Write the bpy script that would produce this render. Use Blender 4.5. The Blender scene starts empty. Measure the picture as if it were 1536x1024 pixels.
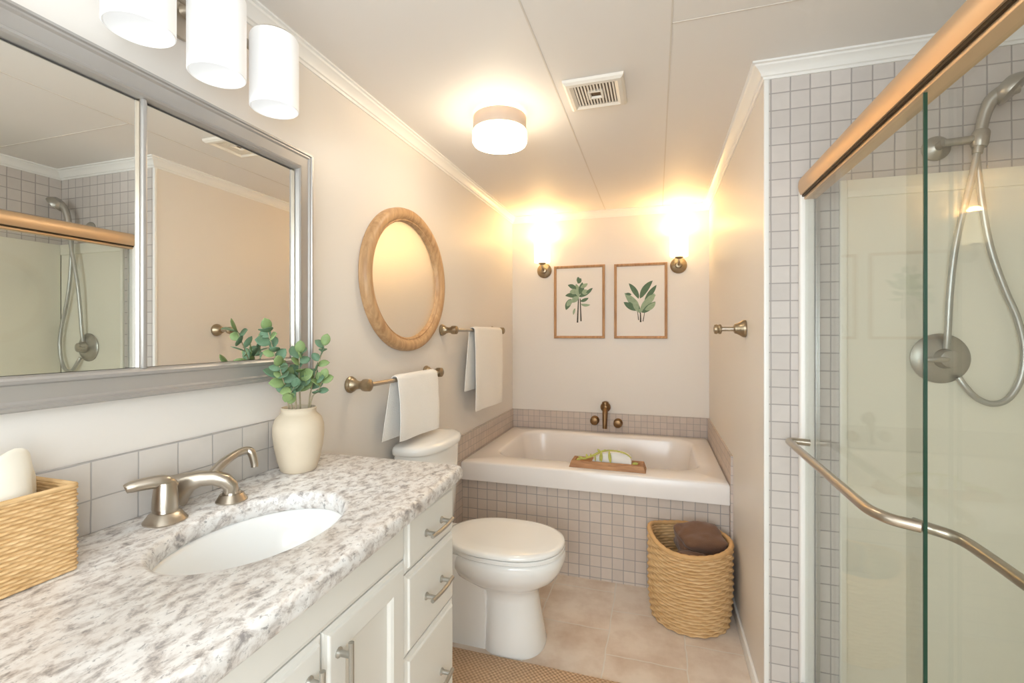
import bpy, bmesh, math, random
from mathutils import Vector, Matrix, noise
PI = math.pi
sc = bpy.context.scene
C = sc.collection
# ------------------------------------------------------------------ camera, world, big lights, exposure
F_PX, YAW, EYE = 702.0, 0.2988, 1.27
cam = bpy.data.cameras.new('camera'); camo = bpy.data.objects.new('camera', cam); C.objects.link(camo)
cam.sensor_fit = 'HORIZONTAL'; cam.sensor_width = 36.0
cam.lens = 36.0 * F_PX / 1536.0
cam.shift_y = -12.5 / 1536.0
cam.clip_start = 0.02
camo.location = (0, 0, EYE); camo.rotation_euler = (PI / 2, 0, YAW)
sc.camera = camo
w = bpy.data.worlds.new('world'); sc.world = w; w.use_nodes = True
w.node_tree.nodes['Background'].inputs[0].default_value = (0.9, 0.95, 1, 1)
w.node_tree.nodes['Background'].inputs[1].default_value = 0.6
vs = sc.view_settings
vs.view_transform = 'Standard'; vs.look = 'None'; vs.gamma = 1; vs.use_curve_mapping = False
vs.exposure = 1.0
def area(name, loc, rot, sx, sy, power, col):
    l = bpy.data.lights.new(name, 'AREA'); l.shape = 'RECTANGLE'; l.size = sx; l.size_y = sy; l.energy = power; l.color = col
    o = bpy.data.objects.new(name, l); C.objects.link(o); o.location = loc; o.rotation_euler = rot
    return o
def point(name, loc, power, col, r=0.03, parent=None):
    l = bpy.data.lights.new(name, 'POINT'); l.energy = power; l.color = col; l.shadow_soft_size = r
    o = bpy.data.objects.new(name, l); C.objects.link(o); o.location = loc
    if parent: o.parent = parent; o.location = Vector(loc) - parent.location
    return o
# added fill lights out of view, set in two invented window openings
area('rear_fill_light', (-0.2, -1.36, 1.40), (PI / 2, 0, 0), 1.2, 1.25, 23.5, (0.86, 0.94, 1.0))  # soft fill added behind the camera
area('side_fill_light', (.56, -.70, 1.38), (0, PI / 2, 0), 1.1, .86, 14.5, (0.84, 0.93, 1.0))  # added fill that brightens the left wall and the counter
# ------------------------------------------------------------------ layout
L, R, B, P, Z = -1.048, 0.342, 3.414, 1.716, 2.147
XL = 1.035            # long wall of the shower
FRONT = -1.3          # wall behind the camera
CT = 0.885            # counter top
# ------------------------------------------------------------------ materials
class NT:
    def __init__(s, name):
        s.m = bpy.data.materials.new(name); s.m.use_nodes = True
        s.t = s.m.node_tree; s.b = s.t.nodes['Principled BSDF']; s.out = s.t.nodes['Material Output']
    def n(s, ty, **k):
        x = s.t.nodes.new(ty)
        for a, v in k.items():
            if a in x.inputs: x.inputs[a].default_value = v
            else: setattr(x, a, v)
        return x
    def l(s, a, b): s.t.links.new(a, b)
    def math(s, op, a, b=None, c=None):
        x = s.t.nodes.new('ShaderNodeMath'); x.operation = op
        for i, v in enumerate((a, b, c)):
            if v is None: continue
            if isinstance(v, (int, float)): x.inputs[i].default_value = v
            else: s.l(v, x.inputs[i])
        return x.outputs[0]
    def mix(s, f, a, b):
        x = s.t.nodes.new('ShaderNodeMix'); x.data_type = 'RGBA'
        if isinstance(f, (int, float)): x.inputs[0].default_value = f
        else: s.l(f, x.inputs[0])
        for i, v in ((6, a), (7, b)):
            if isinstance(v, tuple): x.inputs[i].default_value = (*v[:3], 1)
            else: s.l(v, x.inputs[i])
        return x.outputs[2]
    def bump(s, h, strength=0.3, dist=0.002):
        x = s.t.nodes.new('ShaderNodeBump'); x.inputs['Strength'].default_value = strength; x.inputs['Distance'].default_value = dist
        s.l(h, x.inputs['Height']); s.l(x.outputs[0], s.b.inputs['Normal'])
    def ramp(s, f, stops):
        x = s.t.nodes.new('ShaderNodeValToRGB'); e = x.color_ramp.elements
        while len(e) < len(stops): e.new(0.5)
        for el, (p, c) in zip(e, stops): el.position = p; el.color = (*c, 1)
        s.l(f, x.inputs[0]); return x.outputs[0]
def srgb(r, g, b):
    f = lambda v: (v / 255 / 12.92) if v <= 10 else ((v / 255 + .055) / 1.055) ** 2.4
    return (f(r), f(g), f(b))
def plain(name, col, rough=0.5, metal=0.0, var=0.04, scale=8.0, bump=0.0, spec=None, coat=0.0, bscale=None):
    t = NT(name)
    co = t.n('ShaderNodeTexCoord')
    nz = t.n('ShaderNodeTexNoise', Scale=scale, Detail=4.0)
    t.l(co.outputs['Object'], nz.inputs['Vector'])
    dk = tuple(c * (1 - var) for c in col); lt = tuple(min(1, c * (1 + var)) for c in col)
    t.l(t.mix(nz.outputs['Fac'], dk, lt), t.b.inputs['Base Color'])
    t.b.inputs['Roughness'].default_value = rough; t.b.inputs['Metallic'].default_value = metal
    if spec is not None: t.b.inputs['Specular IOR Level'].default_value = spec
    if coat: t.b.inputs['Coat Weight'].default_value = coat
    if bump:
        nb = t.n('ShaderNodeTexNoise', Scale=bscale or scale * 12, Detail=3.0)
        t.l(co.outputs['Object'], nb.inputs['Vector']); t.bump(nb.outputs['Fac'], bump, 0.002)
    return t.m
def emit(name, col, strength, base=(0.9, 0.9, 0.88)):
    t = NT(name); t.b.inputs['Base Color'].default_value = (*base, 1)
    t.b.inputs['Emission Color'].default_value = (*col, 1); t.b.inputs['Emission Strength'].default_value = strength
    t.b.inputs['Roughness'].default_value = 0.4
    return t.m
def tile(name, ax, size, off, col, grout, gw=0.046, var=0.10, rough=0.55, stagger=0.0, size2=None, blot=0.0, bcol=None):
    """square tiles laid in the plane of the two object axes AX; OFF is a tile corner"""
    t = NT(name)
    co = t.n('ShaderNodeTexCoord'); sp = t.n('ShaderNodeSeparateXYZ'); t.l(co.outputs['Object'], sp.inputs[0])
    s2 = size2 or size
    wob = t.n('ShaderNodeTexNoise', Scale=9.0, Detail=2.0); t.l(co.outputs['Object'], wob.inputs['Vector'])
    wv = t.math('MULTIPLY', t.math('SUBTRACT', wob.outputs['Fac'], 0.5), 0.05)
    u = t.math('ADD', t.math('DIVIDE', t.math('SUBTRACT', sp.outputs[ax[0]], off[0]), size), wv)
    v = t.math('ADD', t.math('DIVIDE', t.math('SUBTRACT', sp.outputs[ax[1]], off[1]), s2), wv)
    if stagger:
        col_i = t.math('FLOOR', u)
        v = t.math('ADD', v, t.math('MULTIPLY', t.math('MODULO', t.math('ADD', col_i, 50), 2), stagger))
    fu, fv = t.math('FRACT', u), t.math('FRACT', v)
    def edge(f): return t.math('MINIMUM', f, t.math('SUBTRACT', 1.0, f))
    e = t.math('MINIMUM', t.math('MULTIPLY', edge(fu), 1.0), t.math('MULTIPLY', edge(fv), s2 / size))
    line = t.n('ShaderNodeMapRange'); line.inputs[1].default_value = gw * 0.35; line.inputs[2].default_value = gw
    t.l(e, line.inputs[0])
    cid = t.n('ShaderNodeCombineXYZ'); t.l(t.math('FLOOR', u), cid.inputs[0]); t.l(t.math('FLOOR', v), cid.inputs[1])
    wn = t.n('ShaderNodeTexWhiteNoise'); t.l(cid.outputs[0], wn.inputs['Vector'])
    nz = t.n('ShaderNodeTexNoise', Scale=35.0, Detail=5.0); t.l(co.outputs['Object'], nz.inputs['Vector'])
    f = t.math('ADD', t.math('MULTIPLY', wn.outputs['Value'], 0.5), t.math('MULTIPLY', nz.outputs['Fac'], 0.5))
    c = t.mix(f, tuple(k * (1 - var) for k in col), tuple(min(1, k * (1 + var)) for k in col))
    if blot:
        n2 = t.n('ShaderNodeTexNoise', Scale=5.0, Detail=8.0, Roughness=0.62); t.l(co.outputs['Object'], n2.inputs['Vector'])
        r2 = t.n('ShaderNodeMapRange'); r2.inputs[1].default_value = 0.42; r2.inputs[2].default_value = 0.68; t.l(n2.outputs['Fac'], r2.inputs[0])
        c = t.mix(t.math('MULTIPLY', r2.outputs[0], blot), c, bcol)
    t.l(t.mix(line.outputs[0], grout, c), t.b.inputs['Base Color'])
    t.b.inputs['Roughness'].default_value = rough
    t.bump(line.outputs[0], 0.35, 0.0015)
    return t.m
def wood(name, c1, c2, axis=2, scale=14.0, rough=0.5):
    t = NT(name)
    co = t.n('ShaderNodeTexCoord'); mp = t.n('ShaderNodeMapping')
    s = [scale] * 3; s[axis] = scale * 0.12; mp.inputs['Scale'].default_value = s
    t.l(co.outputs['Object'], mp.inputs[0])
    nz = t.n('ShaderNodeTexNoise', Scale=3.0, Detail=6.0, Distortion=0.6); t.l(mp.outputs[0], nz.inputs['Vector'])
    t.l(t.ramp(nz.outputs['Fac'], ((0.3, c1), (0.7, c2))), t.b.inputs['Base Color'])
    t.b.inputs['Roughness'].default_value = rough; t.bump(nz.outputs['Fac'], 0.12, 0.001)
    return t.m
def granite():
    t = NT('granite')
    co = t.n('ShaderNodeTexCoord'); mp = t.n('ShaderNodeMapping'); t.l(co.outputs['Object'], mp.inputs[0])
    mp.inputs['Rotation'].default_value = (0, 0, 0.5); mp.inputs['Scale'].default_value = (1.25, 0.8, 1.1)
    a = t.n('ShaderNodeTexNoise', Scale=40.0, Detail=8.0, Roughness=0.66, Distortion=0.35); t.l(mp.outputs[0], a.inputs['Vector'])
    b = t.n('ShaderNodeTexNoise', Scale=95.0, Detail=6.0, Roughness=0.7, Distortion=0.3); t.l(mp.outputs[0], b.inputs['Vector'])
    c = t.n('ShaderNodeTexNoise', Scale=11.0, Detail=5.0, Distortion=0.6); t.l(mp.outputs[0], c.inputs['Vector'])
    base = t.ramp(a.outputs['Fac'], ((0.34, srgb(150, 144, 142)), (0.43, srgb(204, 197, 192)), (0.53, srgb(236, 233, 230)), (0.7, srgb(246, 245, 243))))
    dark = t.ramp(b.outputs['Fac'], ((0.33, (1, 1, 1)), (0.44, (0, 0, 0))))
    tan = t.ramp(c.outputs['Fac'], ((0.45, (0, 0, 0)), (0.65, (1, 1, 1))))
    base = t.mix(t.math('MULTIPLY', tan, 0.17), base, srgb(196, 172, 150))
    t.l(t.mix(t.math('MULTIPLY', dark, 0.7), base, srgb(106, 102, 103)), t.b.inputs['Base Color'])
    t.b.inputs['Roughness'].default_value = 0.28
    return t.m
def weave_mat(name, c1, c2, scale=60.0):
    t = NT(name)
    co = t.n('ShaderNodeTexCoord'); mp = t.n('ShaderNodeMapping'); mp.inputs['Scale'].default_value = (0.5, 0.5, 3.0)
    t.l(co.outputs['Object'], mp.inputs[0])
    nz = t.n('ShaderNodeTexNoise', Scale=scale, Detail=4.0); t.l(mp.outputs[0], nz.inputs['Vector'])
    t.l(t.ramp(nz.outputs['Fac'], ((0.3, c1), (0.7, c2))), t.b.inputs['Base Color'])
    t.b.inputs['Roughness'].default_value = 0.75
    t.bump(nz.outputs['Fac'], 0.3, 0.001)
    return t.m
def rug_mat():
    t = NT('jute_weave')
    co = t.n('ShaderNodeTexCoord'); sp = t.n('ShaderNodeSeparateXYZ'); t.l(co.outputs['Object'], sp.inputs[0])
    nz = t.n('ShaderNodeTexNoise', Scale=30.0, Detail=4.0); t.l(co.outputs['Object'], nz.inputs['Vector'])
    wv = t.math('MULTIPLY', nz.outputs['Fac'], 2.4)
    a = t.math('SINE', t.math('ADD', t.math('MULTIPLY', sp.outputs[0], 2 * PI / 0.018), wv))
    b = t.math('SINE', t.math('ADD', t.math('MULTIPLY', sp.outputs[1], 2 * PI / 0.018), wv))
    h = t.math('ADD', t.math('MULTIPLY', t.math('MULTIPLY', a, b), 0.5), 0.5)
    c = t.mix(h, srgb(166, 130, 100), srgb(230, 198, 164))
    t.l(t.mix(t.math('MULTIPLY', nz.outputs['Fac'], 0.4), c, srgb(208, 170, 132)), t.b.inputs['Base Color'])
    t.b.inputs['Roughness'].default_value = 0.95; t.bump(h, 0.8, 0.003)
    return t.m
def glass_mat(name, tint, refl=1.0):
    t = NT(name); t.t.nodes.remove(t.b)
    tr = t.n('ShaderNodeBsdfTransparent'); tr.inputs[0].default_value = (*tint, 1)
    gl = t.n('ShaderNodeBsdfGlossy'); gl.inputs['Roughness'].default_value = 0.02
    lw = t.n('ShaderNodeLayerWeight'); lw.inputs[0].default_value = 0.5
    fr = t.math('ADD', t.math('MULTIPLY', t.math('POWER', lw.outputs['Facing'], 5.0), 0.55), 0.025)
    mx = t.n('ShaderNodeMixShader'); t.l(t.math('MULTIPLY', fr, refl), mx.inputs[0])
    t.l(tr.outputs[0], mx.inputs[1]); t.l(gl.outputs[0], mx.inputs[2]); t.l(mx.outputs[0], t.out.inputs[0])
    return t.m
def terry(name, col, dark=0.85, scale=260.0):
    t = NT(name)
    co = t.n('ShaderNodeTexCoord'); nz = t.n('ShaderNodeTexNoise', Scale=scale, Detail=3.0); t.l(co.outputs['Object'], nz.inputs['Vector'])
    n2 = t.n('ShaderNodeTexNoise', Scale=14.0, Detail=3.0); t.l(co.outputs['Object'], n2.inputs['Vector'])
    f = t.math('ADD', t.math('MULTIPLY', nz.outputs['Fac'], .6), t.math('MULTIPLY', n2.outputs['Fac'], .4))
    t.l(t.mix(f, tuple(c * dark for c in col), col), t.b.inputs['Base Color'])
    t.b.inputs['Roughness'].default_value = 0.95; t.b.inputs['Sheen Weight'].default_value = 0.3
    t.bump(nz.outputs['Fac'], 0.5, 0.003)
    return t.m
TILE_C, GROUT_C = srgb(208, 200, 194), srgb(164, 156, 152)
M = dict(
    wall=plain('wall_paint', srgb(234, 227, 219), 0.42, var=0.012, scale=3, bump=0.04, bscale=120),
    ceil=plain('ceiling_paint', srgb(238, 233, 228), 0.6, var=0.012, scale=3),
    seam=plain('ceiling_seam', srgb(224, 216, 206), 0.7),
    white=plain('white_trim_paint', srgb(244, 242, 238), 0.35, var=0.01),
    cab=plain('cabinet_paint', srgb(240, 237, 230), 0.38, var=0.012),
    porc=plain('porcelain', srgb(251, 250, 247), 0.12, var=0.008, coat=0.4),
    acryl=plain('tub_acrylic', srgb(242, 236, 232), 0.2, var=0.008),
    surr=plain('surround_acrylic', srgb(245, 240, 225), 0.25, var=0.012, scale=3),
    flange=plain('surround_flange', srgb(240, 236, 222), 0.3, var=0.01),
    nickel=plain('brushed_nickel', srgb(190, 180, 166), 0.30, 1.0, var=0.06, scale=40),
    nickel_d=plain('antique_nickel', srgb(168, 152, 128), 0.34, 1.0, var=0.22, scale=45),
    brass=plain('aged_brass', srgb(138, 108, 76), 0.38, 1.0, var=0.25, scale=60),
    rail=plain('champagne_rail', srgb(222, 190, 154), 0.42, 0.75, var=0.03, scale=5),
    rail_d=plain('rail_channel', srgb(70, 56, 38), 0.5, 0.6),
    alu=plain('jamb_aluminium', srgb(206, 206, 204), 0.32, 0.9, var=0.02),
    chrome_g=plain('satin_grey_metal', srgb(180, 176, 168), 0.34, 0.8, var=0.05, scale=30),
    hose=plain('metal_hose', srgb(188, 187, 182), 0.34, 0.7, var=0.05, scale=60),
    frame_s=plain('silver_frame', srgb(176, 171, 166), 0.36, 0.45, var=0.03, scale=12),
    mirror=plain('mirror_glass', (0.90, 0.90, 0.87), 0.005, 1.0, var=0.0),
    mirror2=plain('oval_mirror_glass', (0.90, 0.87, 0.82), 0.38, 1.0, var=0.0),
    dark=plain('dark_gap', srgb(28, 26, 24), 0.6),
    oak=wood('oak_frame', srgb(176, 134, 92), srgb(208, 168, 124), 2, 20, 0.45),
    oakd=wood('oak_picture_frame', srgb(166, 120, 76), srgb(200, 156, 108), 2, 24, 0.45),
    tray=wood('tray_wood', srgb(150, 98, 56), srgb(196, 144, 92), 0, 26, 0.5),
    paper=plain('print_paper', srgb(240, 234, 228), 0.7, var=0.01),
    leaf1=plain('painted_leaf_deep', srgb(96, 122, 98), 0.8, var=0.25, scale=60),
    leaf2=plain('painted_leaf_pale', srgb(158, 178, 150), 0.8, var=0.25, scale=60),
    leaf3=plain('painted_stem', srgb(70, 66, 56), 0.8),
    euca=plain('eucalyptus_leaf', srgb(104, 134, 104), 0.6, var=0.30, scale=30),
    euca2=plain('eucalyptus_leaf_fresh', srgb(134, 156, 100), 0.6, var=0.28, scale=30),
    stem=plain('eucalyptus_stem', srgb(170, 158, 128), 0.7, var=0.15, scale=40),
    clay=plain('matt_clay', srgb(214, 198, 174), 0.62, var=0.10, scale=9, bump=0.18, bscale=60),
    wick=weave_mat('seagrass_weave', srgb(196, 156, 104), srgb(224, 188, 138)),
    wick2=weave_mat('wicker_weave', srgb(212, 170, 116), srgb(234, 198, 148), 40),
    rope=plain('rope_rim', srgb(214, 170, 116), 0.7, var=0.15, scale=40),
    towel=terry('cream_terry', srgb(250, 246, 240), 0.93),
    brown=terry('brown_terry', srgb(128, 92, 68), 0.6),
    tissue=plain('cream_tissue', srgb(246, 240, 226), 0.8, var=0.02),
    soap=plain('white_soap', srgb(246, 242, 236), 0.45, var=0.01),
    sprig=plain('yellow_green_sprig', srgb(186, 184, 92), 0.6, var=0.25, scale=60),
    vent=plain('vent_plastic', srgb(240, 232, 220), 0.45, var=0.01),
    ventd=plain('vent_slot', srgb(120, 98, 74), 0.8),
    drum=plain('lamp_drum', srgb(206, 188, 172), 0.45, 0.0, var=0.02),
    glow=emit('lamp_diffuser', (1.0, 0.85, 0.63), 10.0),
    halo=emit('lamp_halo', (1.0, 0.66, 0.28), 30.0),
    sconce=emit('sconce_shade', (1.0, 0.78, 0.42), 1.4),
    shade=emit('vanity_shade', (0.97, 0.98, 1.0), 0.10, (0.92, 0.92, 0.91)),
    glass=glass_mat('shower_glass', (0.968, 0.978, 0.965)),
    glass_e=plain('glass_edge', srgb(34, 66, 50), 0.3, var=0.05),
    wglass=glass_mat('fill_window_glass', (0.97, 0.98, 0.98)),  # panes of the two invented windows
    granite=granite(), jute=rug_mat(),
    t_pier=tile('tile_pier', (0, 2), 0.0565, (0.416, 0.02), TILE_C, GROUT_C),
    t_side=tile('tile_side', (1, 2), 0.0565, (1.716, 0.02), TILE_C, GROUT_C),
    t_apron=tile('tile_apron', (0, 2), 0.0565, (L, 0.012), srgb(212, 198, 186), GROUT_C),
    t_bback=tile('tile_band_back', (0, 2), 0.043, (L, 0.564), srgb(206, 192, 182), GROUT_C),
    t_bside=tile('tile_band_side', (1, 2), 0.043, (B, 0.564), srgb(206, 192, 182), GROUT_C),
    t_splash=tile('tile_backsplash', (1, 2), 0.086, (0.62, 0.876), srgb(214, 208, 202), srgb(170, 166, 164), size2=0.0735, gw=0.022),
    t_floor=tile('tile_floor', (0, 1), 0.305, (-0.192, 1.88), srgb(234, 219, 204), srgb(230, 222, 212), gw=0.012, var=0.07, stagger=0.5, rough=0.5, blot=0.7, bcol=srgb(198, 170, 146)),
)
# ------------------------------------------------------------------ geometry helpers (all in world metres)
def bm_(): return bmesh.new()
def box(bm, x0, x1, y0, y1, z0, z1, bev=0.0, seg=2, rot=None):
    r = bmesh.ops.create_cube(bm, size=1.0); vs_ = r['verts']
    m = Matrix.Translation(((x0 + x1) / 2, (y0 + y1) / 2, (z0 + z1) / 2)) @ Matrix.Diagonal((abs(x1 - x0), abs(y1 - y0), abs(z1 - z0), 1))
    bmesh.ops.transform(bm, matrix=m, verts=vs_)
    if bev:
        es = list({e for v in vs_ for e in v.link_edges})
        q = bmesh.ops.bevel(bm, geom=es, offset=bev, segments=seg, affect='EDGES', profile=0.5)
    return bm
def ring_loft(bm, rings, cap0=True, cap1=True, closed=True):
    V = [[bm.verts.new(p) for p in r] for r in rings]
    n = len(V[0])
    for a, b in zip(V[:-1], V[1:]):
        for i in range(n if closed else n - 1):
            j = (i + 1) % n
            try: bm.faces.new((a[i], a[j], b[j], b[i]))
            except ValueError: pass
    if cap0: bm.faces.new(list(reversed(V[0])))
    if cap1: bm.faces.new(V[-1])
    return V
def frame_of(d):
    d = Vector(d).normalized(); u = Vector((0, 0, 1)) if abs(d.z) < 0.9 else Vector((1, 0, 0))
    a = d.cross(u).normalized(); return a, d.cross(a).normalized()
def lathe(bm, base, axis, prof, n=32, cap0=True, cap1=True, sx=1.0):
    """PROF: (radius, distance along axis)"""
    ax = Vector(axis).normalized(); a, b = frame_of(ax); base = Vector(base)
    return ring_loft(bm, [[base + ax * h + (a * math.cos(2 * PI * i / n) * sx + b * math.sin(2 * PI * i / n)) * max(r, 1e-5) for i in range(n)] for r, h in prof], cap0, cap1)
def smooth_path(pts, k=6):
    P_ = [Vector(p) for p in pts]; out = []
    for i in range(len(P_) - 1):
        p0 = P_[max(i - 1, 0)]; p1 = P_[i]; p2 = P_[i + 1]; p3 = P_[min(i + 2, len(P_) - 1)]
        for j in range(k):
            t = j / k
            out.append(0.5 * ((2 * p1) + (p2 - p0) * t + (2 * p0 - 5 * p1 + 4 * p2 - p3) * t * t + (3 * p1 - p0 - 3 * p2 + p3) * t ** 3))
    out.append(P_[-1]); return out
def tube(bm, pts, r, n=12, k=6, sm=True, rads=None):
    pp = smooth_path(pts, k) if sm else [Vector(p) for p in pts]
    m = len(pp); rings = []; a = None
    for i, p in enumerate(pp):
        d = (pp[min(i + 1, m - 1)] - pp[max(i - 1, 0)]).normalized()
        if a is None: a, _ = frame_of(d)
        a = (a - d * a.dot(d)).normalized(); b = d.cross(a)
        t = i / (m - 1)
        rr = r if rads is None else rads[0] + (rads[-1] - rads[0]) * t if len(rads) == 2 else rads[min(int(t * (len(rads) - 1)), len(rads) - 2)] * (1 - (t * (len(rads) - 1)) % 1) + rads[min(int(t * (len(rads) - 1)) + 1, len(rads) - 1)] * ((t * (len(rads) - 1)) % 1) if t < 1 else rads[-1]
        rings.append([p + (a * math.cos(2 * PI * q / n) + b * math.sin(2 * PI * q / n)) * rr for q in range(n)])
    ring_loft(bm, rings); return bm
def rrect(cx, cy, hx, hy, r, n=8):
    out = []
    for qx, qy, a0 in ((1, 1, 0), (-1, 1, PI / 2), (-1, -1, PI), (1, -1, 1.5 * PI)):
        for i in range(n + 1):
            a = a0 + PI / 2 * i / n
            out.append((cx + qx * (hx - r) + r * math.cos(a), cy + qy * (hy - r) + r * math.sin(a)))
    return out
def ray_hit(c, a, poly):
    dx, dy = math.cos(a), math.sin(a); best = None
    for (x0, y0), (x1, y1) in zip(poly, poly[1:] + poly[:1]):
        ex, ey = x1 - x0, y1 - y0; den = dx * ey - dy * ex
        if abs(den) < 1e-12: continue
        t = ((x0 - c[0]) * ey - (y0 - c[1]) * ex) / den; s = ((x0 - c[0]) * dy - (y0 - c[1]) * dx) / den
        if t > 0 and -1e-6 <= s <= 1 + 1e-6 and (best is None or t < best): best = t
    return (c[0] + dx * best, c[1] + dy * best)
def angles_with(c, corners, n):
    A = [2 * PI * i / n for i in range(n)]
    for x, y in corners:
        a = math.atan2(y - c[1], x - c[0]) % (2 * PI)
        k = min(range(len(A)), key=lambda i: abs(A[i] - a)); A[k] = a
    return sorted(A)
def obj(name, bm, mat, parent=None, smooth=35, mods=None):
    bmesh.ops.remove_doubles(bm, verts=bm.verts, dist=1e-6)
    bmesh.ops.recalc_face_normals(bm, faces=bm.faces)
    if parent is not None:
        r = parent
        while r.parent: r = r.parent
        bmesh.ops.translate(bm, verts=bm.verts, vec=-r.location)
    me = bpy.data.meshes.new(name); bm.to_mesh(me); bm.free()
    for m in (mat if isinstance(mat, (list, tuple)) else [mat]): me.materials.append(m)
    if smooth:
        for p in me.polygons: p.use_smooth = True
        me.set_sharp_from_angle(angle=math.radians(smooth))
    o = bpy.data.objects.new(name, me); C.objects.link(o)
    if parent is not None: o.parent = parent
    return o
def tag(o, label, cat, group=None):
    o['label'] = label; o['category'] = cat
    if group: o['group'] = group
    return o
def thing(name, label, cat, loc, group=None):
    o = bpy.data.objects.new(name, None); C.objects.link(o); o.location = loc; o.empty_display_size = 0.05
    return tag(o, label, cat, group)
def solo(name, bm, mat, label, cat, loc, group=None, smooth=35):
    bmesh.ops.translate(bm, verts=bm.verts, vec=-Vector(loc))
    o = obj(name, bm, mat, None, smooth); o.location = loc
    return tag(o, label, cat, group)
def struct(name, bm, mat, smooth=30):
    o = obj(name, bm, mat, None, smooth); o['kind'] = 'structure'; return o
def dup(root, loc, label):
    r = root.copy(); C.objects.link(r); r.location = loc; r['label'] = label
    for ch in list(root.children):
        c = ch.copy(); C.objects.link(c); c.parent = r
        for g in list(ch.children):
            d = g.copy(); C.objects.link(d); d.parent = c
    return r
def B_(*a, **k): return box(bm_(), *a, **k)
# ------------------------------------------------------------------ setting
struct('floor', B_(L - .1, XL + .1, FRONT - .1, B + .1, -.1, 0), M['t_floor'])
struct('ceiling', B_(L - .1, XL + .1, FRONT - .1, B + .1, Z, Z + .1), M['ceil'])
struct('wall_left', B_(L - .1, L, FRONT - .1, B + .1, 0, Z), M['wall'])
struct('wall_back', B_(L, R, B, B + .1, 0, Z), M['wall'])
struct('wall_right', B_(R, XL + .1, P + .012, B + .1, 0, Z), M['wall'])
struct('wall_pier', B_(R + .012, XL, P, P + .012, 0, Z), M['t_pier'])
struct('trim_1', B_(R - .003, R + .012, P - .002, P + .012, 0, Z - .045, bev=.002), M['white'])
struct('wall_shower', B_(XL, XL + .1, -.1, P + .012, 0, Z), M['t_side'])
struct('wall_divider', B_(.44, XL, -.1, 0, 0, Z), M['wall'])
we = bm_()
for a in ((FRONT, -1.15, 0, Z), (-.25, -.1, 0, Z), (-1.15, -.25, 0, .8), (-1.15, -.25, 1.95, Z)): box(we, .44, .54, a[0], a[1], a[2], a[3])
struct('wall_entry', we, M['wall'])
wf = bm_()
for a in ((-1.15, -1.11, .8, 1.95), (-.29, -.25, .8, 1.95), (-1.11, -.29, .8, .84), (-1.11, -.29, 1.91, 1.95)): box(wf, .43, .50, a[0], a[1], a[2], a[3], bev=.003)
win2 = struct('fill_window_2', wf, M['white'])  # unseen window, invented to carry the side fill
obj('fill_window_pane', B_(.466, .470, -1.11, -.29, .84, 1.91), M['wglass'], win2)
wb = bm_()
for a in ((L, -.8, 0, Z), (.4, .44, 0, Z), (-.8, .4, 0, .77), (-.8, .4, 2.03, Z)): box(wb, a[0], a[1], FRONT - .1, FRONT, a[2], a[3])
struct('wall_front', wb, M['wall'])
wf = bm_()
for a in ((-.8, -.76, .77, 2.03), (.36, .4, .77, 2.03), (-.76, .36, .77, .81), (-.76, .36, 1.99, 2.03), (-.76, .36, 1.39, 1.42)): box(wf, a[0], a[1], FRONT - .07, FRONT + .01, a[2], a[3], bev=.003)
win = struct('fill_window_1', wf, M['white'])  # unseen window, made up as a place for the rear fill
obj('fill_window_pane', B_(-.76, .36, FRONT - .03, FRONT - .026, .81, 1.99), M['wglass'], win)
# ceiling seams: thin cover strips between the ceiling panels
sb = bm_()
for x in (-.345, .042): box(sb, x - .0025, x + .0025, FRONT, B, Z - .0012, Z)
box(sb, .042, XL, 1.397, 1.402, Z - .0012, Z)
struct('trim_2', sb, M['seam'])
# crown moulding, one mitred run round the room
def crown():
    bm = bm_()
    prof = [(0, -.046), (.005, -.046), (.008, -.039), (.013, -.037), (.016, -.030), (.026, -.018), (.034, -.013), (.037, -.008), (.044, -.006), (.044, 0), (0, 0)]
    path = [((L, FRONT), (1, 0)), ((L, B), (1, -1)), ((R, B), (-1, -1)), ((R, P), (-1, -1)), ((XL, P), (-1, -1)), ((XL, 0), (-1, 0))]
    ring_loft(bm, [[(x + d * nx, y + d * ny, Z + z) for d, z in prof] for (x, y), (nx, ny) in path])
    return bm
struct('trim_3', crown(), M['white'], 25)
struct('baseboard_right', B_(R - .011, R, P + .0, 2.40, 0, .058, bev=.003), M['white'])
# tile bands round the tub and behind the counter
AP = 2.43             # face of the tiled apron
RIM, LIP = .562, 2.405
struct('trim_4', B_(L, R, B - .010, B, RIM - .02, .697, bev=.002), M['t_bback'])
tb = bm_(); box(tb, L, L + .010, LIP - .10, B - .0105, RIM - .02, .697); box(tb, L, L + .010, LIP - .10, AP - .001, 0, RIM - .0205)
struct('trim_5', tb, M['t_bside'])
tb = bm_(); box(tb, R - .010, R, LIP - .02, B - .0105, RIM - .02, .697); box(tb, R - .010, R, LIP - .02, AP - .001, 0, RIM - .0205)
struct('trim_6', tb, M['t_bside'])
struct('trim_7', B_(L, L + .012, -.3, 1.16, CT, 1.024, bev=.003), M['t_splash'])
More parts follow.
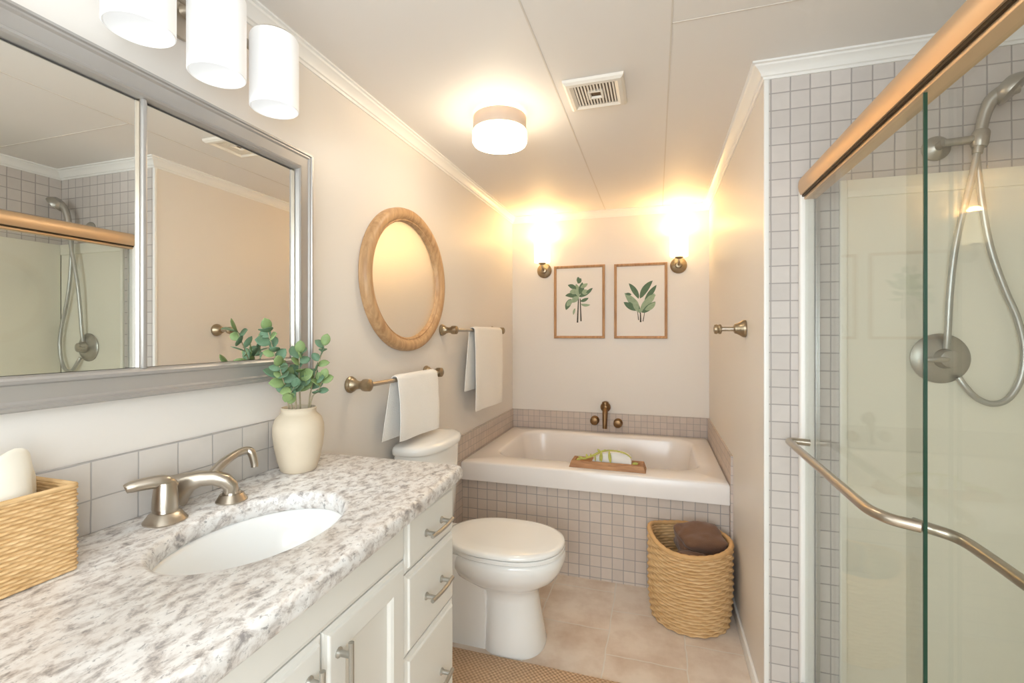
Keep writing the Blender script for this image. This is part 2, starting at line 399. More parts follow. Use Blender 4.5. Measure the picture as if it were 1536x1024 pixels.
# ------------------------------------------------------------------ bathtub
tub = thing('bathtub', 'white drop-in bathtub in a grey tiled surround under two botanical prints', 'bathtub', ((L + R) / 2, AP, 0))
def tub_shell():
    bm = bm_()
    x0, x1, y0, y1 = L + .011, R - .011, LIP, B - .011
    c = ((x0 + x1) / 2 + .01, (AP + .17 + B - .12) / 2)
    hx, hy = (x1 - x0) / 2 - .13, (B - .11 - (AP + .135)) / 2
    corners = [(x0, y0), (x1, y0), (x1, y1), (x0, y1)]
    A = angles_with(c, corners, 160)
    def outer(ins): return [ray_hit(c, a, [(x0 + ins, y0 + ins), (x1 - ins, y0 + ins), (x1 - ins, y1 - ins), (x0 + ins, y1 - ins)]) for a in A]
    def inner(g, r=.14):
        poly = rrect(c[0], c[1], hx + g, hy + g, r + g * .6, 10); return [ray_hit(c, a, poly) for a in A]
    rings = []
    def add(pts, z): rings.append([(p[0], p[1], z) for p in pts])
    add(outer(.02), RIM - .105); add(outer(0), RIM - .103); add(outer(0), RIM - .012); add(outer(.004), RIM - .004); add(outer(.012), RIM)
    add(inner(.022), RIM); add(inner(.012), RIM - .003); add(inner(.004), RIM - .011); add(inner(0), RIM - .024)
    add(inner(-.02), RIM - .15); add(inner(-.04), RIM - .28); add(inner(-.055), RIM - .345); add(inner(-.08), RIM - .372); add(inner(-.13), RIM - .38)
    ring_loft(bm, rings, cap0=False)
    return bm
obj('shell', tub_shell(), M['acryl'], tub, 40)
o = obj('apron', B_(L + .001, R - .001, AP, AP + .05, 0, RIM - .06), M['t_apron'], tub); o['label'] = 'grey square mosaic tile apron'
# tub filler on the back wall: spout and two knobs
tf = thing('tub_filler', 'aged brass tub spout with two knobs on the tiled band below the prints', 'faucet', (-.345, B - .01, .66))
yb = B - .012
s = bm_(); lathe(s, (-.346, yb - .01, .742), (0, -1, 0), [(.034, -.02), (.036, 0), (.034, .014), (.026, .026), (.012, .032)], 24)
lathe(s, (-.346, yb - .018, .775), (0, 0, 1), [(.022, -.03), (.026, -.012), (.022, .004), (.010, .010)], 20)
tube(s, [(-.346, yb - .024, .735), (-.346, yb - .045, .70), (-.346, yb - .058, .64), (-.346, yb - .062, .598)], .018, 16, rads=[.02, .019, .016, .0155])
obj('spout', s, M['brass'], tf)
for x, z in ((-.421, .645), (-.258, .634)):
    s = bm_(); lathe(s, (x, yb, z), (0, -1, 0), [(.030, -.004), (.032, .006), (.024, .012), (.015, .018), (.014, .030), (.027, .036), (.030, .048), (.025, .060), (.010, .064)], 24)
    obj('knob', s, M['brass'], tf)
# ------------------------------------------------------------------ vanity cabinet
van = thing('vanity_cabinet', 'cream painted vanity cabinet with drawers and doors under the granite counter', 'cabinet', (L + .25, .5, 0))
CF = -.553            # face of doors and drawers
YE = 1.236            # far end of the cabinet
def carcass():
    bm = bm_(); q = lambda i, z: [(L + .004 + i, -.28 + i, z), (CF - .02 - i, -.28 + i, z), (CF - .02 - i, YE - i, z), (L + .004 + i, YE - i, z)]
    ring_loft(bm, [q(0, .10), q(0, CT - .0405), q(.018, CT - .0405), q(.018, .12)]); return bm
obj('body', carcass(), M['cab'], van)
obj('toe_kick', B_(L + .004, CF - .08, -.28, YE - .01, 0, .10), M['cab'], van)
def front(y0, y1, z0, z1, shaker):
    bm = bm_(); g = .0018
    y0 += g; y1 -= g; z0 += g; z1 -= g
    if not shaker:
        ring = lambda i, x: [(x, y0 + i, z0 + i), (x, y1 - i, z0 + i), (x, y1 - i, z1 - i), (x, y0 + i, z1 - i)]
        ring_loft(bm, [ring(0, CF - .0195), ring(0, CF - .009), ring(.003, CF - .0065), ring(.010, CF - .0045), ring(.012, CF - .001), ring(.014, CF)])
    else:
        ring = lambda i, x: [(x, y0 + i, z0 + i), (x, y1 - i, z0 + i), (x, y1 - i, z1 - i), (x, y0 + i, z1 - i)]
        ring_loft(bm, [ring(0, CF - .0195), ring(0, CF - .009), ring(.003, CF - .0065), ring(.009, CF - .0045), ring(.011, CF - .001), ring(.013, CF), ring(.054, CF), ring(.060, CF - .004), ring(.064, CF - .011), ring(.070, CF - .012)])
    return bm
def pull(y0, z0, y1, z1, parent, bow=0.003, r=.0052):
    """bar handle between two posts, standing off the face"""
    bm = bm_(); so = .027
    ex, ez = (y1 - y0), (z1 - z0)
    for t in (.14, .86):
        y, z = y0 + ex * t, z0 + ez * t
        lathe(bm, (CF - .002, y, z), (1, 0, 0), [(.0095, 0), (.0095, .004), (.006, .008), (.0055, so)], 12)
    tube(bm, [(CF + so - bow * .4, y0, z0), (CF + so + bow * .6, y0 + ex * .25, z0 + ez * .25), (CF + so + bow, (y0 + y1) / 2, (z0 + z1) / 2), (CF + so + bow * .6, y0 + ex * .75, z0 + ez * .75), (CF + so - bow * .4, y1, z1)], r, 10)
    o = obj('handle', bm, M['chrome_g'], parent); o['label'] = 'brushed nickel bar handle'
    return o
for z0, z1 in ((.706, CT - .045), (.512, .706), (.14, .512)):
    d = obj('drawer', front(.966, YE, z0, z1, False), M['cab'], van, 20)
    zc = z0 + .062 if z1 > .8 else (z0 + z1) / 2 if z0 > .3 else .36
    pull(1.045, zc, 1.165, zc, d)
obj('false_panel', front(.1, .966, .745, CT - .045, False), M['cab'], van, 20)
for y0, y1, yh in ((.686, .966, .722), (.406, .686, .646)):
    d = obj('door', front(y0, y1, .14, .745, True), M['cab'], van, 20)
    pull(yh, .545, yh, .712, d, bow=0.0)
obj('door', front(.126, .406, .14, .745, True), M['cab'], van, 20)
# ------------------------------------------------------------------ granite counter with undermount basin
ct = thing('granite_countertop', 'speckled grey and white granite counter with rounded edge on cream vanity', 'countertop', (-.78, .5, CT))
SC, SA, SB = (-.765, .752), .138, .192
def counter_slab():
    bm = bm_()
    x0, y0 = L + .001, -.3
    front_line = [(-.498, y0), (-.500, .3), (-.505, .6), (-.522, 1.0)]
    cr = []
    for i in range(9):
        a = -PI * 0 + (PI / 2) * i / 8; cr.append((-.562 + .026 * math.cos(a), 1.248 + .026 * math.sin(a)))
    outline = [(x0, y0)] + front_line + cr + [(x0, 1.274)]
    A = angles_with(SC, [(x0, y0), (-.498, y0), (x0, 1.274)] + cr[::2] + front_line[1:], 220)
    base = [Vector((*ray_hit(SC, a, outline), 0)) for a in A]
    n = len(base)
    nor = []
    for i in range(n):
        d = (base[(i + 1) % n] - base[i - 1]).normalized(); nr = Vector((d.y, -d.x, 0))
        if base[i].x < x0 + .002 or base[i].y < y0 + .002: nr = Vector((0, 0, 0))
        nor.append(nr)
    T = .040
    def outer(ins, z): return [(base[i].x - nor[i].x * ins, base[i].y - nor[i].y * ins, z) for i in range(n)]
    def ell(g, z): return [(SC[0] + (SA + g) * math.cos(b), SC[1] + (SB + g) * math.sin(b), z) for b in [math.atan2(math.sin(a) * SA, math.cos(a) * SB) for a in A]]
    rings = [ell(.004, CT - T), ell(0, CT - T + .006), ell(0, CT - .012), ell(.004, CT - .004), ell(.013, CT)]
    for k in range(7):
        a = PI / 2 * k / 6; rings.append(outer(.016 * (1 - math.sin(a)), CT - .016 * (1 - math.cos(a))))
    for k in range(7):
        a = PI / 2 * k / 6; rings.append(outer(.012 * (1 - math.cos(a)), CT - T + .012 * (1 - math.sin(a))))
    V = ring_loft(bm, rings, False, False)
    for i in range(n):
        j = (i + 1) % n; bm.faces.new((V[-1][i], V[-1][j], V[0][j], V[0][i]))
    return bm
obj('slab', counter_slab(), M['granite'], ct, 50)
def basin_bm():
    bm = bm_(); N = 96
    prof = [(1.10, -.040), (1.06, -.0405), (1.03, -.042), (1.01, -.050), (.97, -.080), (.90, -.115), (.78, -.145), (.60, -.163), (.35, -.172), (.12, -.175)]
    rings = [[(SC[0] + SA * g * math.cos(2 * PI * i / N), SC[1] + SB * g * math.sin(2 * PI * i / N), CT + z) for i in range(N)] for g, z in prof]
    ring_loft(bm, rings, False, True); return bm
o = obj('basin', basin_bm(), M['porc'], ct, 60); o['label'] = 'white oval undermount basin'
s = bm_(); lathe(s, (SC[0], SC[1], CT - .176), (0, 0, 1), [(.024, 0), (.024, .003), (.018, .004), (.016, .002)], 24)
obj('drain', s, M['nickel'], o)
# ------------------------------------------------------------------ basin faucet
fa = thing('basin_faucet', 'brushed nickel basin faucet with lever handles on the granite counter', 'faucet', (-.96, .76, CT))
def flare(bm, x, y, rx, ry, h):
    N = 24; rings = []
    for g, z in ((1.0, 0), (1.02, .003), (.96, .006), (.74, .018), (.60, h * .7), (.56, h)):
        rings.append([(x + rx * g * (abs(math.cos(t)) ** .8) * math.copysign(1, math.cos(t)), y + ry * g * (abs(math.sin(t)) ** .8) * math.copysign(1, math.sin(t)), CT + z) for t in [2 * PI * (i + .5) / N for i in range(N)]])
    ring_loft(bm, rings)
h = bm_(); flare(h, -.962, .708, .036, .036, .030)
lathe(h, (-.962, .708, CT + .028), (0, 0, 1), [(.0235, 0), (.0225, .020), (.0200, .042), (.017, .052), (.006, .056)], 24)
hb = obj('handle', h, M['nickel'], fa)
h = bm_(); tube(h, [(-.958, .722, CT + .066), (-.962, .708, CT + .080), (-.970, .690, CT + .084), (-.985, .660, CT + .083), (-.990, .650, CT + .080)], .010, 14, rads=[.012, .014, .013, .0115, .0085])
obj('lever', h, M['nickel'], hb)
# spout: square post against the splash, low arch, foot
h = bm_(); N = 20
rings = []
for (x, y, z, rx, rz) in ((-1.018, .768, CT + .036, .020, .040), (-1.005, .775, CT + .046, .019, .030), (-.990, .784, CT + .056, .017, .021), (-.974, .796, CT + .060, .016, .017), (-.955, .812, CT + .059, .016, .016), (-.938, .826, CT + .050, .016, .016), (-.931, .834, CT + .036, .0155, .0155), (-.930, .836, CT + .018, .015, .015)):
    rings.append((Vector((x, y, z)), rx, rz))
R2 = []
for i, (p, rx, rz) in enumerate(rings):
    d = (rings[min(i + 1, len(rings) - 1)][0] - rings[max(i - 1, 0)][0]).normalized()
    side = d.cross(Vector((0, 0, 1)));
    if side.length < .2: side = Vector((.5, -.8, 0))
    side.normalize(); up = side.cross(d).normalized()
    R2.append([p + side * rx * math.copysign(abs(math.cos(t)) ** .75, math.cos(t)) + up * rz * math.copysign(abs(math.sin(t)) ** .75, math.sin(t)) for t in [2 * PI * (q + .5) / N for q in range(N)]])
ring_loft(h, R2); obj('spout', h, M['nickel'], fa)
h = bm_(); flare(h, -.932, .838, .030, .030, .024)
hb = obj('handle', h, M['nickel'], fa)
h = bm_(); tube(h, [(-.958, .812, CT + .066), (-.960, .840, CT + .084), (-.962, .878, CT + .096), (-.958, .902, CT + .099), (-.950, .910, CT + .092), (-.945, .914, CT + .066), (-.944, .914, CT + .056)], .009, 14, rads=[.012, .011, .009, .009, .0095, .0085, .008])
obj('lever', h, M['nickel'], hb)
# ------------------------------------------------------------------ woven things
def woven(bm, outline, z0, z1, rows, periods, seg, amp, taper=lambda t: 0.0, thick=.006, top=lambda s: 0.0, rpr=6, kw=.5, kb=1.0):
    """outline(s) -> (point2, normal2); rows of strands passing over and under the stakes"""
    N = periods * seg; NR = rows * rpr
    outer, inner = [], []
    for j in range(NR + 1):
        t = j / NR; row = min(int(j / rpr), rows - 1); ph = (j / rpr - row)
        ro, ri = [], []
        for i in range(N):
            s = i / N; (px, py), (nx, ny) = outline(s)
            z = z0 + (z1 - z0) * t + top(s) * t ** 2
            wv = math.cos(2 * PI * periods * s / 1.0 + PI * (row % 2))
            bulge = math.sin(PI * ph) ** .6 if 0 < ph < 1 else 0.0
            d = taper(t) + amp * (kw * wv * bulge + kb * (bulge - .4))
            ro.append((px + nx * d, py + ny * d, z)); d2 = taper(t) - thick - amp * .5 * bulge * (0.6 - wv * .4)
            ri.append((px + nx * d2, py + ny * d2, z))
        outer.append(ro); inner.append(ri)
    base_in = [(p[0], p[1], z0 + .006) for p in inner[0]]
    ring_loft(bm, [outer[0]] + outer[1:] + list(reversed(inner[1:])) + [base_in], True, True)
def circ(cx, cy, r): return lambda s: ((cx + r * math.cos(2 * PI * s), cy + r * math.sin(2 * PI * s)), (math.cos(2 * PI * s), math.sin(2 * PI * s)))
def rrect_fn(cx, cy, hx, hy, r):
    pts = rrect(cx, cy, hx, hy, r, 6); P2 = pts + pts[:1]; ln = [0]
    for a, b in zip(P2, P2[1:]): ln.append(ln[-1] + math.dist(a, b))
    def f(s):
        d = s * ln[-1]; i = max(k for k in range(len(ln) - 1) if ln[k] <= d + 1e-9)
        t = (d - ln[i]) / max(ln[i + 1] - ln[i], 1e-9)
        x = P2[i][0] + (P2[i + 1][0] - P2[i][0]) * t; y = P2[i][1] + (P2[i + 1][1] - P2[i][1]) * t
        ex, ey = P2[i + 1][0] - P2[i][0], P2[i + 1][1] - P2[i][1]; l = math.hypot(ex, ey) or 1
        return (x, y), (ey / l, -ex / l)
    return f
# floor basket
BX, BY = .142, 2.246
bk = thing('wicker_basket', 'round woven wicker basket on the floor against the tiled tub', 'basket', (BX, BY, 0))
rim_top = lambda s: .030 * max(0, math.cos(2 * PI * (s - .50))) ** 4 - .012 * max(0, math.cos(2 * PI * (s - .72))) ** 2
b = bm_(); woven(b, circ(BX, BY, .158), .002, .345, 25, 20, 8, .0095, kw=.38, kb=1.25, taper=lambda t: .014 * math.sin(PI * .5 * min(1, t * 2.2)), top=rim_top)
obj('weave', b, M['wick2'], bk, 60)
b = bm_(); N = 96; pts = []
for i in range(N):
    s = i / N; pts.append(Vector((BX + .172 * math.cos(2 * PI * s), BY + .172 * math.sin(2 * PI * s), .349 + rim_top(s))))
rr = []
for i, p in enumerate(pts):
    d = (pts[(i + 1) % N] - pts[i - 1]).normalized(); a, c = frame_of(d)
    rr.append([p + (a * math.cos(2 * PI * q / 10) + c * math.sin(2 * PI * q / 10)) * (.0105 + .0012 * math.sin(i * 2.1)) for q in range(10)])
ring_loft(b, rr + [rr[0]], False, False)
obj('rim', b, M['rope'], bk, 60)
def lump(cx, cy, cz, hx, hy, hz, rotz, tilt, seed, crease=True):
    """folded cloth: a soft rounded block with folds"""
    bm = bm_(); bmesh.ops.create_cube(bm, size=2.0)
    bmesh.ops.subdivide_edges(bm, edges=bm.edges, cuts=14, use_grid_fill=True)
    m = Matrix.Translation((cx, cy, cz)) @ Matrix.Rotation(rotz, 4, 'Z') @ Matrix.Rotation(tilt, 4, 'X')
    for v in bm.verts:
        p = v.co; q = p.copy()
        nrm = (abs(p.x) ** 5 + abs(p.y) ** 5 + abs(p.z) ** 5) ** .2
        q = p / nrm
        n_ = noise.fractal(Vector((q.x * 1.4 + seed, q.y * 1.4, q.z * 1.4)), 1.0, 2.0, 3)
        f = 1 + .13 * n_
        if crease: f -= .07 * math.exp(-((q.z - .1 + .25 * q.x) / .12) ** 2)
        v.co = m @ Vector((q.x * hx * f, q.y * hy * f, q.z * hz * f))
    return bm
solo('towel', lump(.185, 2.272, .325, .098, .075, .062, .35, .35, 3.1), M['brown'], 'large dark brown folded towel on top in the wicker basket', 'towel', (.185, 2.272, .26), smooth=80)
solo('towel', lump(.150, 2.152, .268, .072, .046, .05, -.1, .1, 8.4), M['brown'], 'smaller dark brown rolled towel in front, low in the wicker basket', 'towel', (.165, 2.168, .2), smooth=80)
# tissue basket on the counter
tbk = thing('seagrass_box', 'rectangular woven seagrass box at the near end of the granite counter', 'basket', (-.962, .40, CT))
b = bm_(); woven(b, rrect_fn(-.962, .405, .060, .118, .008), CT + .001, CT + .136, 24, 34, 6, .0026, thick=.005)
obj('weave', b, M['wick'], tbk, 60)
b = bm_(); pp = [Vector((x, y, CT + .138)) for x, y in rrect(-.962, .405, .059, .117, .009, 5)]
rr = []
for i, p in enumerate(pp):
    d = (pp[(i + 1) % len(pp)] - pp[i - 1]).normalized(); a, c = frame_of(d)
    rr.append([p + (a * math.cos(2 * PI * q / 8) + c * math.sin(2 * PI * q / 8)) * .0042 for q in range(8)])
ring_loft(b, rr + [rr[0]], False, False); obj('rim', b, M['wick'], tbk, 60)
def cloth_tuft():
    bm = bm_(); nu, nv = 26, 20; g = []
    for j in range(nv):
        t = j / (nv - 1); row = []
        for i in range(nu):
            a = 2 * PI * i / nu
            r = .044 * (1 - t * .12 - .55 * max(0, t - .8) ** 1.0) * (1 + .10 * math.sin(3 * a + 2.5 * t) + .05 * math.sin(5 * a - 3 * t))
            x = -.962 + r * math.cos(a) * .95; y = .438 + r * math.sin(a) * 1.5
            z = CT + .055 + t * (.138 + .016 * math.sin(2 * a + .6)) 
            row.append((x, y, z))
        g.append(row)
    ring_loft(bm, g, True, True); return bm
solo('washcloth', cloth_tuft(), M['tissue'], 'cream cloth standing up out of the woven seagrass box', 'cloth', (-.962, .438, CT + .05), smooth=80)
# ------------------------------------------------------------------ vase and eucalyptus
VX, VY = -.962, 1.083
b = bm_()
lathe(b, (VX, VY, CT), (0, 0, 1), [(.042, 0), (.047, .004), (.055, .030), (.063, .068), (.067, .102), (.0665, .128), (.060, .148), (.050, .158), (.046, .163), (.0455, .170), (.047, .175), (.044, .178), (.040, .174), (.037, .16), (.05, .14), (.055, .09), (.03, .02)], 56)
solo('vase', b, M['clay'], 'cream clay vase on the granite counter beneath the mirror corner', 'vase', (VX, VY, CT), smooth=60)
def leaf(bm, base, d, up, ln, wd, curl=.25, mi=0):
    d = Vector(d).normalized(); side = d.cross(Vector(up)).normalized(); nrm = side.cross(d).normalized()
    rows = []
    for k in range(7):
        t = k / 6; wv = wd * math.sin(PI * (t * .92 + .06)) ** .7 * (1 if t < 1 else 0.1)
        p = Vector(base) + d * ln * t + nrm * (curl * ln * (t * t - t * .3))
        rows.append([p - side * wv + nrm * wv * .25, p + nrm * 0, p + side * wv + nrm * wv * .25])
    V = [[bm.verts.new(q) for q in r] for r in rows]
    for a, c in zip(V[:-1], V[1:]):
        for i in (0, 1): f = bm.faces.new((a[i], a[i + 1], c[i + 1], c[i])); f.material_index = mi
def branch(name_label, pts, seed, nleaf, size, start=.3):
    rnd = random.Random(seed)
    t_ = thing('eucalyptus_branch', name_label, 'branch', pts[0], 'eucalyptus branches in the clay vase')
    b = bm_(); tube(b, pts, .002, 6, rads=[.0026, .0012]); obj('stem', b, M['stem'], t_)
    pp = smooth_path(pts, 12); b = bm_()
    for i in range(nleaf):
        u = start + (1 - start) * (i + .5) / nleaf; k = min(int(u * (len(pp) - 1)), len(pp) - 2); p = pp[k]; ax = (pp[k + 1] - pp[k]).normalized()
        a, c = frame_of(ax); ang = i * 2.4 + rnd.uniform(-.5, .5)
        d = (a * math.cos(ang) + c * math.sin(ang)) * .9 + ax * rnd.uniform(.2, .8)
        sz = size * rnd.uniform(.75, 1.2) * (1.1 - .35 * u)
        tip = p + d.normalized() * sz
        if tip.x < L + .012: d.x = abs(d.x)
        leaf(b, p, d, Vector((rnd.uniform(-.6, .6) + .5, rnd.uniform(-.6, .2) - .5, .7)), sz, sz * rnd.uniform(.34, .46), rnd.uniform(-.1, .35), rnd.choice((0, 0, 1)))
    leaf(b, pp[-1], pp[-1] - pp[-3], (.5, -.5, .5), size * .8, size * .3, .1, 1)
    me = obj('leaves', b, [M['euca'], M['euca2']], t_, 60)
    sm = me.modifiers.new('thickness', 'SOLIDIFY'); sm.thickness = .0007
    return t_
zb = CT + .05
branch('tall eucalyptus branch leaning left in front of the mirror glass', [(VX - .012, VY - .012, zb), (VX - .018, VY - .022, CT + .20), (VX - .022, VY - .055, CT + .30), (VX - .018, VY - .092, CT + .392)], 14, 13, .046, .5)
branch('eucalyptus branch arching left below the mirror frame', [(VX - .004, VY - .014, zb), (VX - .004, VY - .025, CT + .20), (VX + .004, VY - .060, CT + .255), (VX + .016, VY - .088, CT + .300)], 4, 10, .044, .42)
branch('lowest eucalyptus branch drooping left over the vase rim', [(VX + .01, VY - .015, zb), (VX + .012, VY - .025, CT + .20), (VX + .028, VY - .046, CT + .238), (VX + .035, VY - .070, CT + .225)], 9, 7, .044, .5)
branch('upright middle eucalyptus branch with fresh green leaves', [(VX, VY + .01, zb), (VX + .004, VY + .0, CT + .20), (VX + .008, VY - .008, CT + .27), (VX + .014, VY - .012, CT + .330)], 21, 14, .046, .40)
branch('tallest eucalyptus branch leaning right away from the mirror', [(VX + .01, VY + .014, zb), (VX + .018, VY + .022, CT + .20), (VX + .032, VY + .034, CT + .28), (VX + .046, VY + .048, CT + .350)], 33, 10, .044, .40)
branch('short eucalyptus branch low on the right of the vase', [(VX + .015, VY + .012, zb), (VX + .024, VY + .02, CT + .19), (VX + .038, VY + .033, CT + .22), (VX + .050, VY + .038, CT + .255)], 41, 7, .040, .5)
# ------------------------------------------------------------------ vanity mirror cabinet
mc = thing('vanity_mirror', 'large silver framed two panel mirror on the wall above the vanity', 'mirror', (L, .66, 1.48))
MY0, MY1, MZ0, MZ1 = .10, 1.200, 1.138, 1.817
def mirror_frame():
    bm = bm_()
    prof = [(0, .002), (0, .034), (.003, .040), (.008, .040), (.010, .036), (.014, .036), (.018, .032), (.044, .029), (.047, .034), (.053, .037), (.057, .034), (.060, .022), (.060, .010)]
    rings = [[(L + d, MY0 + i, MZ0 + i), (L + d, MY1 - i, MZ0 + i), (L + d, MY1 - i, MZ1 - i), (L + d, MY0 + i, MZ1 - i)] for i, d in prof]
    ring_loft(bm, rings, False, False); return bm
obj('frame', mirror_frame(), M['frame_s'], mc, 30)
obj('backing', B_(L + .001, L + .010, MY0 + .004, MY1 - .004, MZ0 + .004, MZ1 - .004), M['dark'], mc)
MM = .708
for y0, y1 in ((MY0 + .063, MM - .0062), (MM + .0062, MY1 - .064)):
    obj('mirror_panel', B_(L + .012, L + .0165, y0, y1, MZ0 + .061, MZ1 - .0635), M['mirror'], mc, 0)
s = bm_(); box(s, L + .011, L + .030, MM - .0048, MM + .0048, MZ0 + .058, MZ1 - .058, bev=.003)
obj('mullion', s, M['frame_s'], mc)
for yy in (MM - .0062, MY1 - .0625):
    obj('edge_strip', B_(L + .011, L + .022, yy - .001, yy + .0012, MZ0 + .06, MZ1 - .06), M['nickel'], mc)
# ------------------------------------------------------------------ oval mirror
om = thing('oval_mirror', 'oval wood framed mirror on the wall above the towel bars', 'mirror', (L, 1.80, 1.50))
OY, OZ, OA, OB = 1.814, 1.499, .336, .306
def oval(prof, N=96): return [[(L + d, OY + (OA - i) * math.cos(2 * PI * k / N), OZ + (OB - i) * math.sin(2 * PI * k / N)) for k in range(N)] for i, d in prof]
b = bm_(); ring_loft(b, oval([(0, .001), (-.001, .020), (.003, .032), (.010, .038), (.026, .040), (.038, .036), (.044, .030), (.047, .026), (.052, .027), (.056, .022), (.058, .006)]), False, False)
obj('frame', b, M['oak'], om, 35)
b = bm_(); ring_loft(b, oval([(.056, .004), (.056, .008)])); obj('mirror_panel', b, M['mirror2'], om, 30)
# ------------------------------------------------------------------ towel bars and towels
def towel_bar(label, y0, y1, z, off=.072):
    t_ = thing('towel_bar', label, 'towel bar', (L, (y0 + y1) / 2, z))
    for y in (y0, y1):
        b = bm_(); lathe(b, (L + .001, y, z), (1, 0, 0), [(.029, 0), (.030, .006), (.025, .011), (.025, .016), (.017, .026), (.014, .040), (.016, .052), (.021, .058), (.022, .070), (.021, .084), (.012, .090)], 28)
        obj('post', b, M['nickel_d'], t_)
    b = bm_(); tube(b, [(L + off, y0, z), (L + off, y1, z)], .0085, 14, sm=False); o = obj('rod', b, M['nickel'], t_)
    return t_
towel_bar('antique nickel towel bar above the toilet tank', 1.428, 2.005, 1.086)
towel_bar('antique nickel towel bar near the back corner above the bathtub', 2.178, 2.940, 1.286)
def hung_towel(label, y0, y1, z, zf, zback, seed, shift=0.0):
    """thick cloth folded over the rod: front flap to ZF, back flap to ZBACK"""
    xr, r = L + .072, .016
    path = []
    for k in range(14): path.append((xr + r + .006 * math.sin(k / 13 * PI), zf + (z - zf) * k / 13, k / 13))
    for k in range(1, 10): a = PI * k / 10; path.append((xr + r * math.cos(a), z + r * math.sin(a), 1))
    for k in range(14): path.append((xr - r - .012 * (k / 13), z + (zback - z) * k / 13, 1 - k / 13))
    bm = bm_(); ny = 18; rings = []
    th = .011
    pts = [Vector((x, 0, zz)) for x, zz, _ in path]; nr = []
    for i in range(len(pts)):
        d = (pts[min(i + 1, len(pts) - 1)] - pts[max(i - 1, 0)]).normalized(); nr.append(Vector((d.z, 0, -d.x)))
    for j in range(ny + 1):
        s = j / ny; ed = min(1.0, min(s, 1 - s) * ny / 1.6) ** .5 * .75 + .25
        ring_o, ring_i = [], []
        for i, p in enumerate(pts):
            hang = 1 - path[i][2]; back = i > 20
            wob = .004 * hang * math.sin(s * 7 + seed + i * .1) + .002 * noise.noise(Vector((s * 5, i * .3, seed)))
            y = y0 + (y1 - y0) * s - (.040 * hang if back else -.008 * hang) + shift * hang
            c = Vector((p.x + wob * (1 if not back else .5), y, p.z - (.010 * s if i < 3 else 0)))
            q = th * ed * (.6 if i in (0, len(pts) - 1) else 1)
            ring_o.append(c - nr[i] * q * .5 * -1); ring_i.append(c - nr[i] * q * .5)
        rings.append(ring_o + list(reversed(ring_i)))
    ring_loft(bm, rings)
    return solo('hand_towel', bm, M['towel'], label, 'towel', (xr, (y0 + y1) / 2, z), smooth=70)
hung_towel('short cream towel folded over the bar above the toilet tank', 1.610, 1.950, 1.086, .845, .852, 1.0)
hung_towel('long cream towel folded over the bar beside the bathtub', 2.415, 2.890, 1.286, .835, .950, 2.6)
# ------------------------------------------------------------------ towel peg on the right wall
pg = thing('wall_peg', 'antique nickel peg on the right wall above the tub end', 'hook', (R, 2.06, 1.287))
b = bm_(); lathe(b, (R - .001, 2.06, 1.288), (-1, 0, 0), [(.034, 0), (.035, .006), (.033, .012), (.026, .022), (.021, .032), (.019, .040), (.012, .044)], 28); obj('flange', b, M['nickel_d'], pg)
b = bm_(); lathe(b, (R - .03, 2.06, 1.287), (-1, 0, 0), [(.0095, 0), (.0095, .064)], 16); obj('rod', b, M['nickel'], pg)
b = bm_(); lathe(b, (R - .088, 2.06, 1.286), (-1, 0, 0), [(.012, 0), (.019, .003), (.020, .010), (.017, .014), (.020, .020), (.018, .028), (.008, .031)], 24); obj('knob', b, M['nickel_d'], pg)
